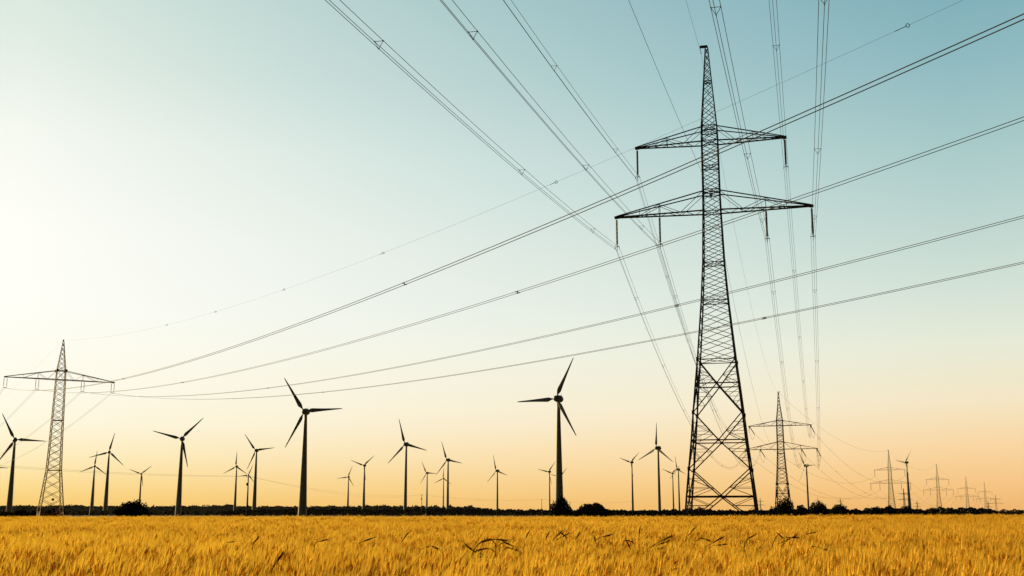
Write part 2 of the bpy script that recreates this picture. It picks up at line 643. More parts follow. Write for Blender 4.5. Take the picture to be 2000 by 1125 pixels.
# ------------------------------------------------------------------ background: far wood, hedges, bushes
def far_wood():
    """low wooded rise on the left, paler ridges beyond it to the right: a bumpy canopy with ragged crowns along its top"""
    mb = MB()
    r = np.random.default_rng(5)
    for u0, u1, y, v, n, name in ((-160, 990, 3400, 990.3, 3600, 0), (930, 1720, 5200, 998.0, 2600, 1), (1690, 2160, 5200, 1001.0, 1200, 2)):
        us = np.linspace(u0, u1, int((u1 - u0) / 1.2))
        ph = r.uniform(0, 6, 6)
        prof = 1 + .05 * np.sin(us * .021 + ph[0]) + .05 * np.sin(us * .063 + ph[1]) + .05 * np.sin(us * .19 + ph[2]) + .05 * np.sin(us * .47 + ph[3]) + r.normal(0, .035, len(us))
        if name == 0:
            prof *= (1 - 0.5 * sstep(900, 990, us)) * (1 + .10 * sstep(860, 890, us) * (1 - sstep(915, 950, us)))
        tops = np.array([at(u, v, y).z for u in us]) * prof
        xs_ = np.array([at(u, 1000, y).x for u in us])
        vs, fs = [], []
        for dy, k in ((-170, 0), (-150, .55), (-110, .86), (-60, .97), (0, 1), (160, 0)):
            for x, t in zip(xs_, tops):
                vs.append((x, y + dy + r.uniform(-9, 9), t * k * (1 if k in (0, 1) else r.uniform(.92, 1.08)) - (.5 if k == 0 else 0)))
        m_ = len(us)
        for j in range(5):
            fs += [(j * m_ + i, j * m_ + i + 1, (j + 1) * m_ + i + 1, (j + 1) * m_ + i) for i in range(m_ - 1)]
        mb.add(vs, fs)
        for i in range(n):
            k = r.integers(0, m_)
            s = r.uniform(1.6, 3.6)
            a = r.normal(size=3)
            a /= np.linalg.norm(a)
            e = np.cross(a, r.normal(size=3))
            e /= np.linalg.norm(e)
            c = np.array((xs_[k] + r.uniform(-1, 1), y + r.uniform(-130, 10), tops[k] * r.uniform(.8, 1.06)))
            mb.add([c - a * s, c + e * s * .8, c + a * s, c - e * s * .8], [(0, 1, 2, 3)])
    o = mb.build('far_wood', LEAF_FAR)
    tag(o, 'dark wooded rise along the horizon', 'wood', kind='stuff')


far_wood()


def hedge(u0, u1, vtops, y, n, size, seed, label, name='hedge', depth=6):
    """a continuous belt of shrubs; vtops: its skyline as (u, v) points"""
    mid = at((u0 + u1) / 2, 1000, y)
    mb = MB()
    r = np.random.default_rng(seed)
    us, vs = [p[0] for p in vtops], [p[1] for p in vtops]
    ph = r.uniform(0, 6, 4)
    for i in range(n):
        u = r.uniform(u0, u1)
        v = np.interp(u, us, vs)
        p = at(u, v, y)
        top = p.z * (1 + .07 * math.sin(u * .31 + ph[0]) + .06 * math.sin(u * .83 + ph[1]) + .05 * math.sin(u * .13 + ph[2]))
        z = top * r.random() ** .5
        dy = r.uniform(-depth, depth) * math.sqrt(max(0.05, 1 - (z / top) ** 2))
        s = size * r.uniform(.5, 1.2)
        a = r.normal(size=3)
        a /= np.linalg.norm(a)
        e = np.cross(a, r.normal(size=3))
        e /= np.linalg.norm(e)
        c = np.array((p.x - mid.x, dy, z))
        mb.add([c - a * s, c + e * s * .7, c + a * s, c - e * s * .7], [(0, 1, 2, 3)])
    o = mb.build(name, LEAF)
    o.location = (mid.x, y, 0)
    tag(o, label, 'hedge')
    return o


hedge(432, 1075, [(432, 999), (470, 996), (600, 995), (800, 995), (900, 994), (1000, 995.5), (1075, 996)], 1180, 15000, 0.85, 11,
      'long black hedge behind the barley, under the middle of the wind farm')
hedge(1085, 1345, [(1085, 997), (1200, 997), (1260, 998), (1345, 995.5)], 700, 7500, 0.55, 12,
      'low dark hedge between the rounded bush and the tallest pylon')
hedge(1345, 1500, [(1345, 994), (1370, 992), (1380, 996), (1440, 998), (1500, 997)], 640, 5200, 0.5, 13,
      'low dark hedge seen between the legs of the tallest pylon')
hedge(1500, 1700, [(1500, 995), (1640, 995), (1700, 997)], 520, 6500, 0.42, 14,
      'dark hedge below the second pylon with bushes rising out of it')
hedge(1690, 1945, [(1690, 995), (1720, 992), (1800, 996), (1850, 992), (1870, 994), (1905, 992), (1935, 996), (1945, 999)], 560, 9000, 0.42, 15,
      'bumpy dark hedge along the field edge below the receding pylons')
hedge(1940, 2100, [(1940, 1000), (1955, 997), (1962, 995), (1975, 997), (1985, 996), (2000, 998), (2100, 998)], 640, 3600, 0.42, 16,
      'thin dark hedge at the right edge of the photo')
hedge(-60, 132, [(-60, 1002), (0, 1001), (132, 1002)], 800, 2600, 0.6, 17,
      'very low dark scrub strip around the foot of the single-arm pylon')

# bushes and trees one can tell apart: u0, u1, vtop, distance, leaves, leaf size, label, kind, shoots, twigs
BUSHES = [
    (-4, 30, 998.5, 420, 900, .35, 'low dark bush at the left edge of the field', 'bush', 0, 0),
    (22, 58, 993, 430, 1100, .35, 'dark bush between the leftmost turbine and the single-arm pylon', 'bush', .1, 6),
    (58, 76, 996, 470, 600, .35, 'small rounded bush just left of the single-arm pylon foot', 'bush', 0, 0),
    (84, 120, 992, 330, 1300, .28, 'spiky bush between the legs of the single-arm pylon', 'bush', .3, 16),
    (226, 293, 976, 240, 5200, .24, 'big ragged bush with bare shoots standing alone at the left', 'bush', .45, 70),
    (1122, 1192, 978.5, 300, 7000, .26, 'broad rounded bush standing alone right of the biggest turbine', 'bush', .02, 0),
    (1519, 1549, 976, 400, 2600, .26, 'airy tree growing inside the foot of the second pylon', 'tree', .1, 4),
    (1500, 1524, 990, 420, 900, .28, 'low bush at the left foot of the second pylon', 'bush', 0, 0),
    (1553, 1578, 986.5, 410, 1700, .26, 'small round bush right of the second pylon foot', 'bush', .05, 2),
    (1583, 1614, 982.5, 400, 2600, .26, 'rounded tree just right of the turbine beside the second pylon', 'tree', .03, 0),
    (1621, 1658, 986, 410, 2600, .26, 'wide bush with a ragged top, last of the row right of the second pylon', 'bush', .12, 8),
    (1698, 1726, 990, 430, 1500, .28, 'rounded bush just left of the two-arm pylon beside the turbine', 'bush', 0, 0),
    (1724, 1752, 989.5, 440, 1500, .28, 'rounded bush at the foot of the two-arm pylon beside the turbine', 'bush', 0, 0),
    (1752, 1788, 989, 435, 1900, .28, 'wide bush at the foot of the sunlit turbine tower', 'bush', 0, 0),
    (1812, 1836, 992, 450, 900, .28, 'small bush at the foot of the third two-arm pylon', 'bush', 0, 0),
    (1462, 1484, 999, 300, 900, .2, 'low weedy bush around the right foot of the tallest pylon', 'bush', .2, 4),
]
for i, (u0, u1, v, y, n, s, lab, kind, sh, tw) in enumerate(BUSHES):
    x, w, h = px_box(u0, u1, v, y)
    w, h = (w * 1.2, h * 1.12) if u0 > 1490 else (w * 1.16, h * .97)
    n = int(n * 1.5)
    if kind == 'tree':
        bl = [(0, 0, h * .62, w * .42, w * .4, h * .36), (-w * .2, 0, h * .5, w * .28, w * .3, h * .3), (w * .22, .2, h * .52, w * .27, w * .3, h * .33),
              (0, 0, h * .3, w * .4, w * .4, h * .3)]
        plant('tree', x, y, bl, n, s, 40 + i, lab, 'tree', None, .16, sh, twigs=tw)
    else:
        plant('bush', x, y, dome_blobs(w, h, 60 + i), n, s, 40 + i, lab, 'bush', None, .09, sh, 'foliage', tw)

# the ragged conical tree in front of the biggest turbine
x, w, h = px_box(1073, 1117, 968, 300)
bl = [(0.1, 0, h * .30, w * .46, w * .4, h * .30), (.15, 0, h * .58, w * .33, w * .3, h * .27), (.2, 0, h * .80, w * .17, w * .17, h * .2),
      (-w * .33, .3, h * .42, w * .18, w * .2, h * .3), (w * .3, -.3, h * .42, w * .2, w * .2, h * .26), (w * .2, 0, h * .72, w * .12, w * .12, h * .13)]
plant('tree', x, 300, bl, 4200, .24, 91, 'ragged pointed tree hiding the foot of the biggest turbine', 'tree', None, .16, .14, twigs=14)

# avenue of small round trees along the far field edge
r_ = random.Random(9)
u = 127.0
av = None
while u < 432:
    if not 224 < u < 294:
        x, w, h = px_box(u - r_.uniform(2.6, 3.4), u + r_.uniform(2.6, 3.4), 997.0 + r_.uniform(-1.2, 1.6), 1450)
        if av is None:
            av = plant('avenue_tree', x, 1450, [(0, 0, h * .6, w * .5, w * .5, h * .4), (.3, 0, h * .5, w * .4, w * .4, h * .4)], 260, .75, 95,
                       'small round dark tree in the avenue row at the far field edge', 'tree', 'avenue of small round trees', .22)
            hav = h
        else:
            c = copy_tree(av)
            c.location = (x, 1450 + r_.uniform(-12, 12), 0)
            c.rotation_euler = (0, 0, r_.uniform(0, 6))
            c.scale = (w / 4.0, w / 4.0, h / hav)
    u += r_.uniform(5.6, 9.4)


# ------------------------------------------------------------------ pylons
def body_w(prof, z):
    return float(np.interp(z, [p[0] for p in prof], [p[1] for p in prof]))


def corners(prof, z):
    w = body_w(prof, z)
    return [Vector((sx * w, sy * w, z)) for sx, sy in ((-1, -1), (1, -1), (1, 1), (-1, 1))]


def lattice_pylon(name, loc, rz, prof, big, zig, rings, legr, brr, redr, mat_, label, cat='pylon', group=None):
    """square lattice body. big: [(z0, zc, z1)] large crosses with secondary struts; zig: [(z0, z1, panels)] close crosses; rings: [z]"""
    root = empty(name, loc, rz)
    tag(root, label, cat, group)
    top = prof[-1][0]
    zs = [p[0] for p in prof]
    for k in range(4):
        m = MB()
        pts = [corners(prof, z)[k] for z in zs]
        for i in range(len(pts) - 1):
            r0 = legr * (1 - 0.55 * zs[i] / top)
            m.bar(pts[i], pts[i + 1], r0, legr * (1 - 0.55 * zs[i + 1] / top))
        for z0, zc, z1 in big:
            for z in (z0, z1):
                m.box(corners(prof, z)[k], legr * 2.1, legr * 2.1, legr * 3)
        m.box(corners(prof, 0)[k] + Vector((0, 0, .1)), legr * 5, legr * 5, .5)
        m.build('leg', mat_, root)
    m = MB()
    for z0, zc, z1 in big:
        a, c, b = corners(prof, z0), corners(prof, zc), corners(prof, z1)
        for k in range(4):
            k2 = (k + 1) % 4
            mid = (c[k] + c[k2]) / 2
            for p in (a[k], a[k2], b[k], b[k2]):
                m.bar(p, mid, brr)
            m.bar(c[k], c[k2], brr * 1.05)
            m.box(mid, brr * 3.6, brr * 3.6, brr * 3.6)
            # secondary struts between each diagonal and its leg
            for leg_end, lo in ((a, True), (b, False)):
                for kk in (k, k2):
                    P0, C0 = leg_end[kk], c[kk]
                    for t in (.36, .68):
                        on_leg = P0.lerp(C0, t)
                        on_dia = P0.lerp(mid, t)
                        m.bar(on_leg, on_dia, redr)
                    m.bar(P0.lerp(C0, .36), P0.lerp(mid, .68), redr) if not lo else m.bar(P0.lerp(C0, .68), P0.lerp(mid, .36), redr)
                    m.bar(C0, P0.lerp(mid, .68), redr * 1.15)
    for z0, z1, n in zig:
        for i in range(n):
            za, zb = z0 + (z1 - z0) * i / n, z0 + (z1 - z0) * (i + 1) / n
            a, b = corners(prof, za), corners(prof, zb)
            for k in range(4):
                k2 = (k + 1) % 4
                m.bar(a[k], b[k2], redr * 1.25)
                m.bar(a[k2], b[k], redr * 1.25)
    for z in rings:
        c = corners(prof, z)
        for k in range(4):
            m.bar(c[k], c[(k + 1) % 4], redr * 1.7)
        m.bar(c[0], c[2], redr * 1.2)
        m.bar(c[1], c[3], redr * 1.2)
    m.build('bracing', mat_, root)
    return root


def cross_arm(root, prof, side, length, zb, zt, posts, chord, thin, mat_, name='cross_arm', flat=0.0):
    """one half of a cross-arm: a lattice pair of bottom chords and two upper chords meeting at the tip; posts: distances of king posts"""
    m = MB()
    w, wt = body_w(prof, zb), body_w(prof, zt)
    tip = Vector((side * length, 0, zb))
    bf, bb = Vector((side * w, -w, zb)), Vector((side * w, w, zb))
    tf, tb = Vector((side * wt, -wt, zt)), Vector((side * wt, wt, zt))
    tf2 = tip + Vector((0, -.18, 0))
    tb2 = tip + Vector((0, .18, 0))
    m.bar(bf, tf2, chord)
    m.bar(bb, tb2, chord)
    m.bar(tf, tf2 + Vector((0, 0, .12)), chord * .8)
    m.bar(tb, tb2 + Vector((0, 0, .12)), chord * .8)
    m.box(tip, .5, .5, .28)
    n = max(6, int(length / 1.1))
    for i in range(n):
        p, q = (bf.lerp(tf2, i / n), bb.lerp(tb2, (i + 1) / n)) if i % 2 == 0 else (bb.lerp(tb2, i / n), bf.lerp(tf2, (i + 1) / n))
        m.bar(p, q, thin)
    for d in posts:
        t = (d - w) / (length - w)
        f0, b0 = bf.lerp(tf2, t), bb.lerp(tb2, t)
        f1, b1 = tf.lerp(tf2, t), tb.lerp(tb2, t)
        m.bar(f0, f1, thin * 1.2)
        m.bar(b0, b1, thin * 1.2)
        m.bar(f1, b1, thin)
        m.bar(f0, b0, thin * 1.3)
        t2 = t * .5
        m.bar(bf.lerp(tf2, t2), f1, thin)
        m.bar(bb.lerp(tb2, t2), b1, thin)
        m.bar(bf.lerp(tf2, t2), tf, thin)
        m.bar(bb.lerp(tb2, t2), tb, thin)
        t3 = t + (1 - t) * .45
        m.bar(bf.lerp(tf2, t3), f1, thin)
        m.bar(bb.lerp(tb2, t3), b1, thin)
        m.bar(bf.lerp(tf2, t3), tf.lerp(tf2, t3), thin)
    return m.build(name, mat_, root)


def insulator(root, p, length, rad, rib=0.9, hw=True, direction=(0, 0, -1), wide=.55, n=9):
    """hanging string of sheds with arcing horns and a yoke at its foot"""
    d = Vector(direction).normalized()
    m = MB()
    prof = [(.03, 0), (.03, .22)]
    z, k = .25, 0
    while z < length - .45:
        prof += [(rad * rib, z), (rad * 1.35, z + .05), (rad * rib, z + .11)]
        z += .17
    prof += [(.04, length - .4), (.04, length)]
    m.lathe(prof, p, d, n)
    o = m.build('insulator_string', PORCELAIN, root)
    if hw:
        h = MB()
        e = Vector(p) + d * length
        h.bar(e + Vector((-wide / 2, 0, 0.12)), e + Vector((wide / 2, 0, 0.12)), .05)
        h.bar(e + Vector((-wide / 2, 0, .14)), e + Vector((-wide / 2, 0, -.14)), .04)
        h.bar(e + Vector((wide / 2, 0, .14)), e + Vector((wide / 2, 0, -.14)), .04)
        h.bar(e + Vector((0, 0, .12)), e + Vector((0, 0, -.45)), .045)
        h.bar(e + Vector((-wide * .4, -.2, .3)), e + Vector((wide * .4, .2, .3)), .025)
        h.build('yoke', STEEL, o)
    return o


# tallest pylon in the foreground
P1, TH1 = Vector((25.12, 140, 0)), .2383
PROF1 = [(-.2, 4.2), (3.61, 3.86), (6.82, 3.53), (10.18, 3.17), (13.5, 2.88), (17.0, 2.545), (19.95, 2.235), (23.75, 1.9), (27.3, 1.6), (32.1, 1.29),
         (38.7, 1.08), (41.4, 1.03), (47.9, 1.0), (49.8, .96), (56.7, .455), (60.7, .17)]
LOW1, UP1 = 38.78, 47.83
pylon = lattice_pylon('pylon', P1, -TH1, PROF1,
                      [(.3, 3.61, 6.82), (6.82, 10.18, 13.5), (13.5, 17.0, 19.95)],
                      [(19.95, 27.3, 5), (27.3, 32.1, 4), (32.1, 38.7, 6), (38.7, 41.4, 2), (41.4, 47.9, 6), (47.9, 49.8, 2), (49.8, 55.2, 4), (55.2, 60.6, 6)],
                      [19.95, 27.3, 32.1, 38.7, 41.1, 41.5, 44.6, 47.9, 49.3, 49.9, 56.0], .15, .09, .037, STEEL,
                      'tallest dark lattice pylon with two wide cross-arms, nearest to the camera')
for s in (-1, 1):
    cross_arm(pylon, PROF1, s, 9.26, UP1, 49.75, [5.4], .1, .035, STEEL, 'cross_arm')
    cross_arm(pylon, PROF1, s, 12.08, LOW1, 41.3, [6.6], .11, .04, STEEL, 'cross_arm')
ATT1 = {'LO': (-12.08, LOW1), 'RO': (12.08, LOW1), 'LI': (-6.6, LOW1), 'RI': (6.6, LOW1), 'UL': (-9.26, UP1), 'UR': (9.26, UP1)}
for k, (x, z) in ATT1.items():
    insulator(pylon, (x, 0, z - .1), 3.85, .115)
m = MB()                                             # bracket carrying the earth wire at the very top
m.box((-.36, 0, 60.85), 1.0, .34, .26)
m.bar((-.78, 0, 60.8), (-.78, 0, 60.3), .035)
m.bar((-.78, 0, 60.3), (-.66, 0, 59.9), .05)
m.build('earth_wire_bracket', STEEL, pylon)
m = MB()                                             # clamp of the cable fixed on the body
m.bar((0, -1.1, 41.3), (0, -1.1, 40.6), .05)
m.box((0, -1.1, 40.5), .2, .3, .25)
m.build('cable_clamp', STEEL, pylon)

# single-arm pylon on the left
PL, THL = Vector((-105.0, 267, 0)), .519
PROFL = [(0, 2.75), (1.6, 2.52), (11.5, 1.5), (17.2, 1.3), (22.9, 1.18), (32.3, 1.0), (34.4, .93), (37.3, .58), (41.3, .14)]
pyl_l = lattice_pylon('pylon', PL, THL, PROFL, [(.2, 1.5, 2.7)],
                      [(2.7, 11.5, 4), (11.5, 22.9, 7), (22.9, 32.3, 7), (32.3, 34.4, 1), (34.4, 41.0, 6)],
                      [11.5, 22.9, 32.3, 34.4], .15, .075, .048, STEEL_GLARE,
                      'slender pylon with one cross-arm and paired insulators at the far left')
for s in (-1, 1):
    cross_arm(pyl_l, PROFL, s, 11.9, 32.32, 34.4, [4.95], .1, .035, STEEL_GLARE)
    for sy in (-1, 1):
        m = MB()
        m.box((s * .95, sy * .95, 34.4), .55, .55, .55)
        m.build('gusset', STEEL_GLARE, pyl_l)
ATTL = [-11.76, -4.99, 4.99, 11.76]
for x in ATTL:
    for dx in (-.32, .32):
        insulator(pyl_l, (x + dx, 0, 32.2), 2.2, .06, hw=False, n=7)
    m = MB()
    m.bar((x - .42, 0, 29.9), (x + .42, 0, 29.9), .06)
    m.build('yoke', STEEL_GLARE, pyl_l)
m = MB()
m.box((0, -2.15, 4.9), .55, .06, .5)
m.build('warning_plate', WOODPOLE, pyl_l)
m = MB()
m.lathe([(.05, 41.2), (.16, 41.35), (.16, 41.7), (.05, 41.8)])
m.build('peak_cap', STEEL, pyl_l)

# second pylon: heavy angle pylon with slanting strain insulators
P2, TH2 = Vector((104.6, 452, 0)), .35
PROF2 = [(0, 2.95), (3.6, 2.72), (13.3, 2.04), (19.2, 1.6), (26.5, 1.22), (29.5, 1.2), (35.6, 1.16), (37.8, 1.12), (44, .44), (48.9, .1)]
LOW2, UP2 = 26.6, 35.7
pyl_2 = lattice_pylon('pylon', P2, -TH2, PROF2, [(.3, 2.5, 6.0), (6.0, 9.6, 13.3)], [(13.3, 19.2, 4), (19.2, 26.5, 6), (26.5, 29.5, 2), (29.5, 35.6, 5),
                      (35.6, 37.8, 2), (37.8, 48.6, 8)], [13.3, 19.2, 25, 26.5, 29.5, 32, 35.7, 37.8], .22, .11, .06, STEEL,
                      'angle pylon with slanted insulators, first one beyond the tallest pylon')
for s in (-1, 1):
    cross_arm(pyl_2, PROF2, s, 12.0, UP2, 37.7, [6.0], .12, .055, STEEL)
    cross_arm(pyl_2, PROF2, s, 13.8, LOW2, 29.4, [7.6], .13, .055, STEEL)
m = MB()
m.box((.3, 0, 48.9), 1.2, .25, .2)
m.build('earth_wire_bracket', STEEL, pyl_2)
ATT2 = {'LO': (-13.6, LOW2), 'RO': (13.6, LOW2), 'LI': (-7.9, LOW2), 'RI': (7.9, LOW2), 'UL': (-11.7, UP2), 'UR': (11.7, UP2)}
AX1 = Vector((math.cos(TH1), -math.sin(TH1), 0))
AX2 = Vector((math.cos(TH2), -math.sin(TH2), 0))
AXL = Vector((math.cos(THL), math.sin(THL), 0))

# the receding row of the same line
TH3 = math.atan2(150, 322)
PROF3 = [(0, 2.65), (6.6, 2.05), (14, 1.45), (21.4, 1.05), (23.7, 1.0), (29.9, .95), (31.6, .9), (38, .4), (42.7, .1)]
ROW = [((243, 750), 42.6, 'two-arm pylon just left of the sunlit turbine on the right'),
       ((394, 1081), 47.9, 'two-arm pylon just right of the sunlit turbine, second in the receding row'),
       ((542, 1394), 45.9, 'thin two-arm pylon, third in the receding row'),
       ((709.6, 1755), 50.3, 'faint two-arm pylon, farthest in the receding row')]
proto = None
for (x, y), h, lab in ROW:
    if proto is None:
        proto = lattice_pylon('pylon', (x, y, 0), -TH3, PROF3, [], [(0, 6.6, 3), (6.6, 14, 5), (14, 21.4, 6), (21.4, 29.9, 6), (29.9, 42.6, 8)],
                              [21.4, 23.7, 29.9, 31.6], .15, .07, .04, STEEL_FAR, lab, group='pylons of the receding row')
        for s in (-1, 1):
            cross_arm(proto, PROF3, s, 9.4, 29.93, 31.6, [5], .085, .035, STEEL_FAR)
            cross_arm(proto, PROF3, s, 12.3, 21.45, 23.8, [6.6], .09, .035, STEEL_FAR)
        for x_, z_ in ((-9.3, 29.9), (9.3, 29.9), (-12.2, 21.4), (12.2, 21.4), (-6.6, 21.4), (6.6, 21.4)):
            insulator(proto, (x_, 0, z_), 3.8, .12, n=6)
        m = MB()
        m.box((-.3, 0, 42.6), 1.0, .25, .2)
        m.build('earth_wire_bracket', STEEL, proto)
    else:
        c = copy_tree(proto)
        c.location = (x, y, 0)
        c.scale = (1.05, 1.05, h / 42.6)
        c['label'] = lab

# small far pylons of other lines
PROFS = [(0, 2.3), (12, 1.3), (22, .9), (30, .7), (38, .12)]
FARP = [(1484.5, 972, 2600, .3, 'tiny pylon behind the right leg of the tallest pylon'),
        (1597, 970, 2700, -.2, 'tiny pylon above the rounded trees right of the second pylon'),
        (1641, 972, 2700, .1, 'tiny pylon above the wide ragged bush'),
        (1764.5, 953.5, 1750, .2, 'faint pylon half hidden behind the sunlit turbine tower'),
        (1791, 977.5, 2900, .3, 'tiny pylon between the sunlit turbine and the next two-arm pylon'),
        (1944.2, 966.5, 1950, -.35, 'short pylon with skewed arms, last one at the far right'),
        (1929.5, 977.5, 2900, .3, 'tiny pylon squeezed between the last two pylons on the right')]
fp = None
for u, v, y, rz, lab in FARP:
    p = at(u, v, y)
    if fp is None:
        fp = lattice_pylon('pylon', (p.x, y, 0), rz, PROFS, [], [(0, 12, 4), (12, 22, 4), (22, 30, 4), (30, 38, 4)], [22, 30], .24, .12, .09, STEEL, lab,
                           group='tiny far pylons')
        for s in (-1, 1):
            cross_arm(fp, PROFS, s, 8, 30, 31.5, [4], .16, .08, STEEL)
            cross_arm(fp, PROFS, s, 11.5, 22, 24, [6], .16, .08, STEEL)
        f0 = p.z
        fp.scale = (1, 1, p.z / 38)
    else:
        c = copy_tree(fp)
        c.location = (p.x, y, 0)
        c.rotation_euler = (0, 0, rz)
        c.scale = (1, 1, p.z / 38)
        c['label'] = lab


# ------------------------------------------------------------------ overhead lines
def span(a, b, sag, n=36):
    a, b = Vector(a), Vector(b)
    return [a.lerp(b, t) + Vector((0, 0, 4 * sag * (t * t - t))) for t in [i / n for i in range(n + 1)]]


def bundle(name, path, offs, rad, ats, label, cat, group, spacer='tri', side=Vector((1, 0, 0))):
    """a bundle of parallel wires along path, tied by spacers at path positions ats (points)"""
    root = empty(name, path[0])
    tag(root, label, cat, group)
    o = Vector(path[0])
    for dx, dz in offs:
        m = MB()
        m.tube([p + side * dx + Vector((0, 0, dz)) - o for p in path], rad, 5)
        m.build('wire', CABLE, root)
    for c, d in ats:
        m = MB()
        q = [c - o + side * dx + Vector((0, 0, dz)) for dx, dz in offs]
        if spacer == 'tri':
            for i in range(3):
                m.bar(q[i], q[(i + 1) % 3], .017)
            for p in q:
                m.bar(p - d * .10, p + d * .10, .033)
        else:
            m.bar(q[0] - d * .25, q[1] + d * .25, .035)
            for p, sgn in ((q[0], -1), (q[1], 1)):
                m.bar(p, p + d * .45 * sgn, .045)
        m.build('spacer', CABLE, root)
    return root


def along(path, dist):
    """point and direction at this distance along a polyline"""
    for a, b in zip(path, path[1:]):
        l = (b - a).length
        if dist <= l:
            return a.lerp(b, dist / l), (b - a).normalized()
        dist -= l
    return path[-1], (path[-1] - path[-2]).normalized()


TRI = [(-.26, .2), (.26, .2), (0, -.25)]
DIRB = -Vector((.2541, 1, 0)).normalized()
NAMES = {'LO': 'left tip of the lower arm', 'LI': 'left inner point, lower arm,', 'UL': 'left tip of the upper arm',
         'RO': 'right tip of the lower arm', 'RI': 'right inner point, lower arm,', 'UR': 'right tip of the upper arm'}
STRAIN = 5.0
D23 = Vector((138.4, 298, 0)).normalized()
for k, (x, z) in ATT1.items():
    p = P1 + AX1 * x + Vector((0, 0, z - 4.1))
    back = span(p, p + DIRB * 430, 11.58, 60)
    q0 = P2 + AX2 * ATT2[k][0] + Vector((0, 0, ATT2[k][1]))
    d0 = (p - q0).normalized()
    q = q0 + Vector((d0.x, d0.y, 0)).normalized() * STRAIN + Vector((0, 0, -1.4))
    fwd = span(p, q, 14.8, 44)
    path = back[::-1] + fwd[1:]
    L0 = sum((b - a).length for a, b in zip(back, back[1:]))
    offs_ = (-120, -85, -51.2, -17.4, 17, 49, 82, 116, 150, 186, 222, 258) if k[0] != 'U' else (-120, -86, -51.1, -18, 33, 66, 100, 134, 168, 204, 240)
    bundle('conductor_bundle', path, TRI, .0175, [along(path, L0 + s) for s in offs_],
           'triple wire bundle at the ' + NAMES[k] + ' of the tallest pylon', 'power line', 'triple bundles of the tallest pylon', 'tri', AX1)
    # strain string and jumper at the second pylon
    o = insulator(pyl_2, (0, 0, 0), (q - q0).length, .11, hw=False, direction=pyl_2.matrix_basis.to_3x3().inverted() @ (q - q0), n=6)
    o.location = pyl_2.matrix_basis.to_3x3().inverted() @ (q0 - P2)
    q2 = q0 + D23 * 8.0 + Vector((0, 0, -2.6))
    o = insulator(pyl_2, (0, 0, 0), (q2 - q0).length, .13, hw=False, direction=pyl_2.matrix_basis.to_3x3().inverted() @ (q2 - q0), n=6)
    o.location = pyl_2.matrix_basis.to_3x3().inverted() @ (q0 - P2)
    m = MB()
    inv = pyl_2.matrix_basis.to_3x3().inverted()
    m.tube([inv @ (v - P2) for v in span(q, q2, 3.0, 10)], .04, 5)
    m.build('jumper', CABLE, pyl_2)
    # onward through the receding row
    prev, path = q2, [q2]
    for i, ((xx, yy), h, _l) in enumerate(ROW):
        s = 1 if i == 0 else 1.05
        ax3 = Vector((math.cos(TH3), -math.sin(TH3), 0))
        zz = (29.9 if k[0] == 'U' else 21.4) * h / 42.6 - 3.9 * h / 42.6
        nx = Vector((xx, yy, 0)) + ax3 * ({'UL': -9.3, 'UR': 9.3, 'LO': -12.2, 'RO': 12.2, 'LI': -6.6, 'RI': 6.6}[k] * s) + Vector((0, 0, zz))
        path += span(prev, nx, 10.5, 26)[1:]
        prev = nx
    ends = [(-.2, 0), (.2, 0)]
    o = empty('conductor_bundle', path[0])
    tag(o, 'thin line running on from the ' + NAMES[k] + ' of the angle pylon', 'power line', 'lines along the receding row')
    m = MB()
    m.tube([p_ - path[0] for p_ in path], .034, 5)
    m.build('wire', CABLE, o)
    for i in range(7):
        c, d = along(path, 35 + 40 * i)
        m = MB()
        m.bar(c - d * .3 - path[0], c + d * .3 - path[0], .13)
        m.build('spacer', CABLE, o)

# earth wires of the tallest pylon
e0 = P1 + AX1 * -.78 + Vector((0, 0, 60.25))
pe = span(e0, e0 + DIRB * 430, 8.5, 60)[::-1] + span(e0, P2 + Vector((.3, 0, 48.8)), 10.5, 40)[1:]
m = MB()
m.tube([p - e0 for p in pe], .014, 5)
o = m.build('earth_wire', CABLE)
o.location = e0
tag(o, 'single thin wire running over the very top of the tallest pylon', 'power line')
e1 = P1 + Vector((0, -1.1, 40.4))
pe = span(e1, e1 + DIRB * 430, 11.0, 60)[::-1] + span(e1, P2 + Vector((0, 0, 29.4)), 13.5, 40)[1:]
m = MB()
m.tube([p - e1 for p in pe], .016, 5)
o = m.build('earth_wire', CABLE)
o.location = e1
tag(o, 'single thin cable fixed to the body of the tallest pylon between its arms', 'power line')
e2 = P2 + Vector((0, 0, 48.8))
pe, prev = [e2], e2
for (xx, yy), h, _l in ROW:
    nx = Vector((xx, yy, h - .3))
    pe += span(prev, nx, 8, 22)[1:]
    prev = nx
m = MB()
m.tube([p - e2 for p in pe], .03, 5)
o = m.build('earth_wire', CABLE)
o.location = e2
tag(o, 'single faint wire joining the tops of the receding pylons', 'power line')

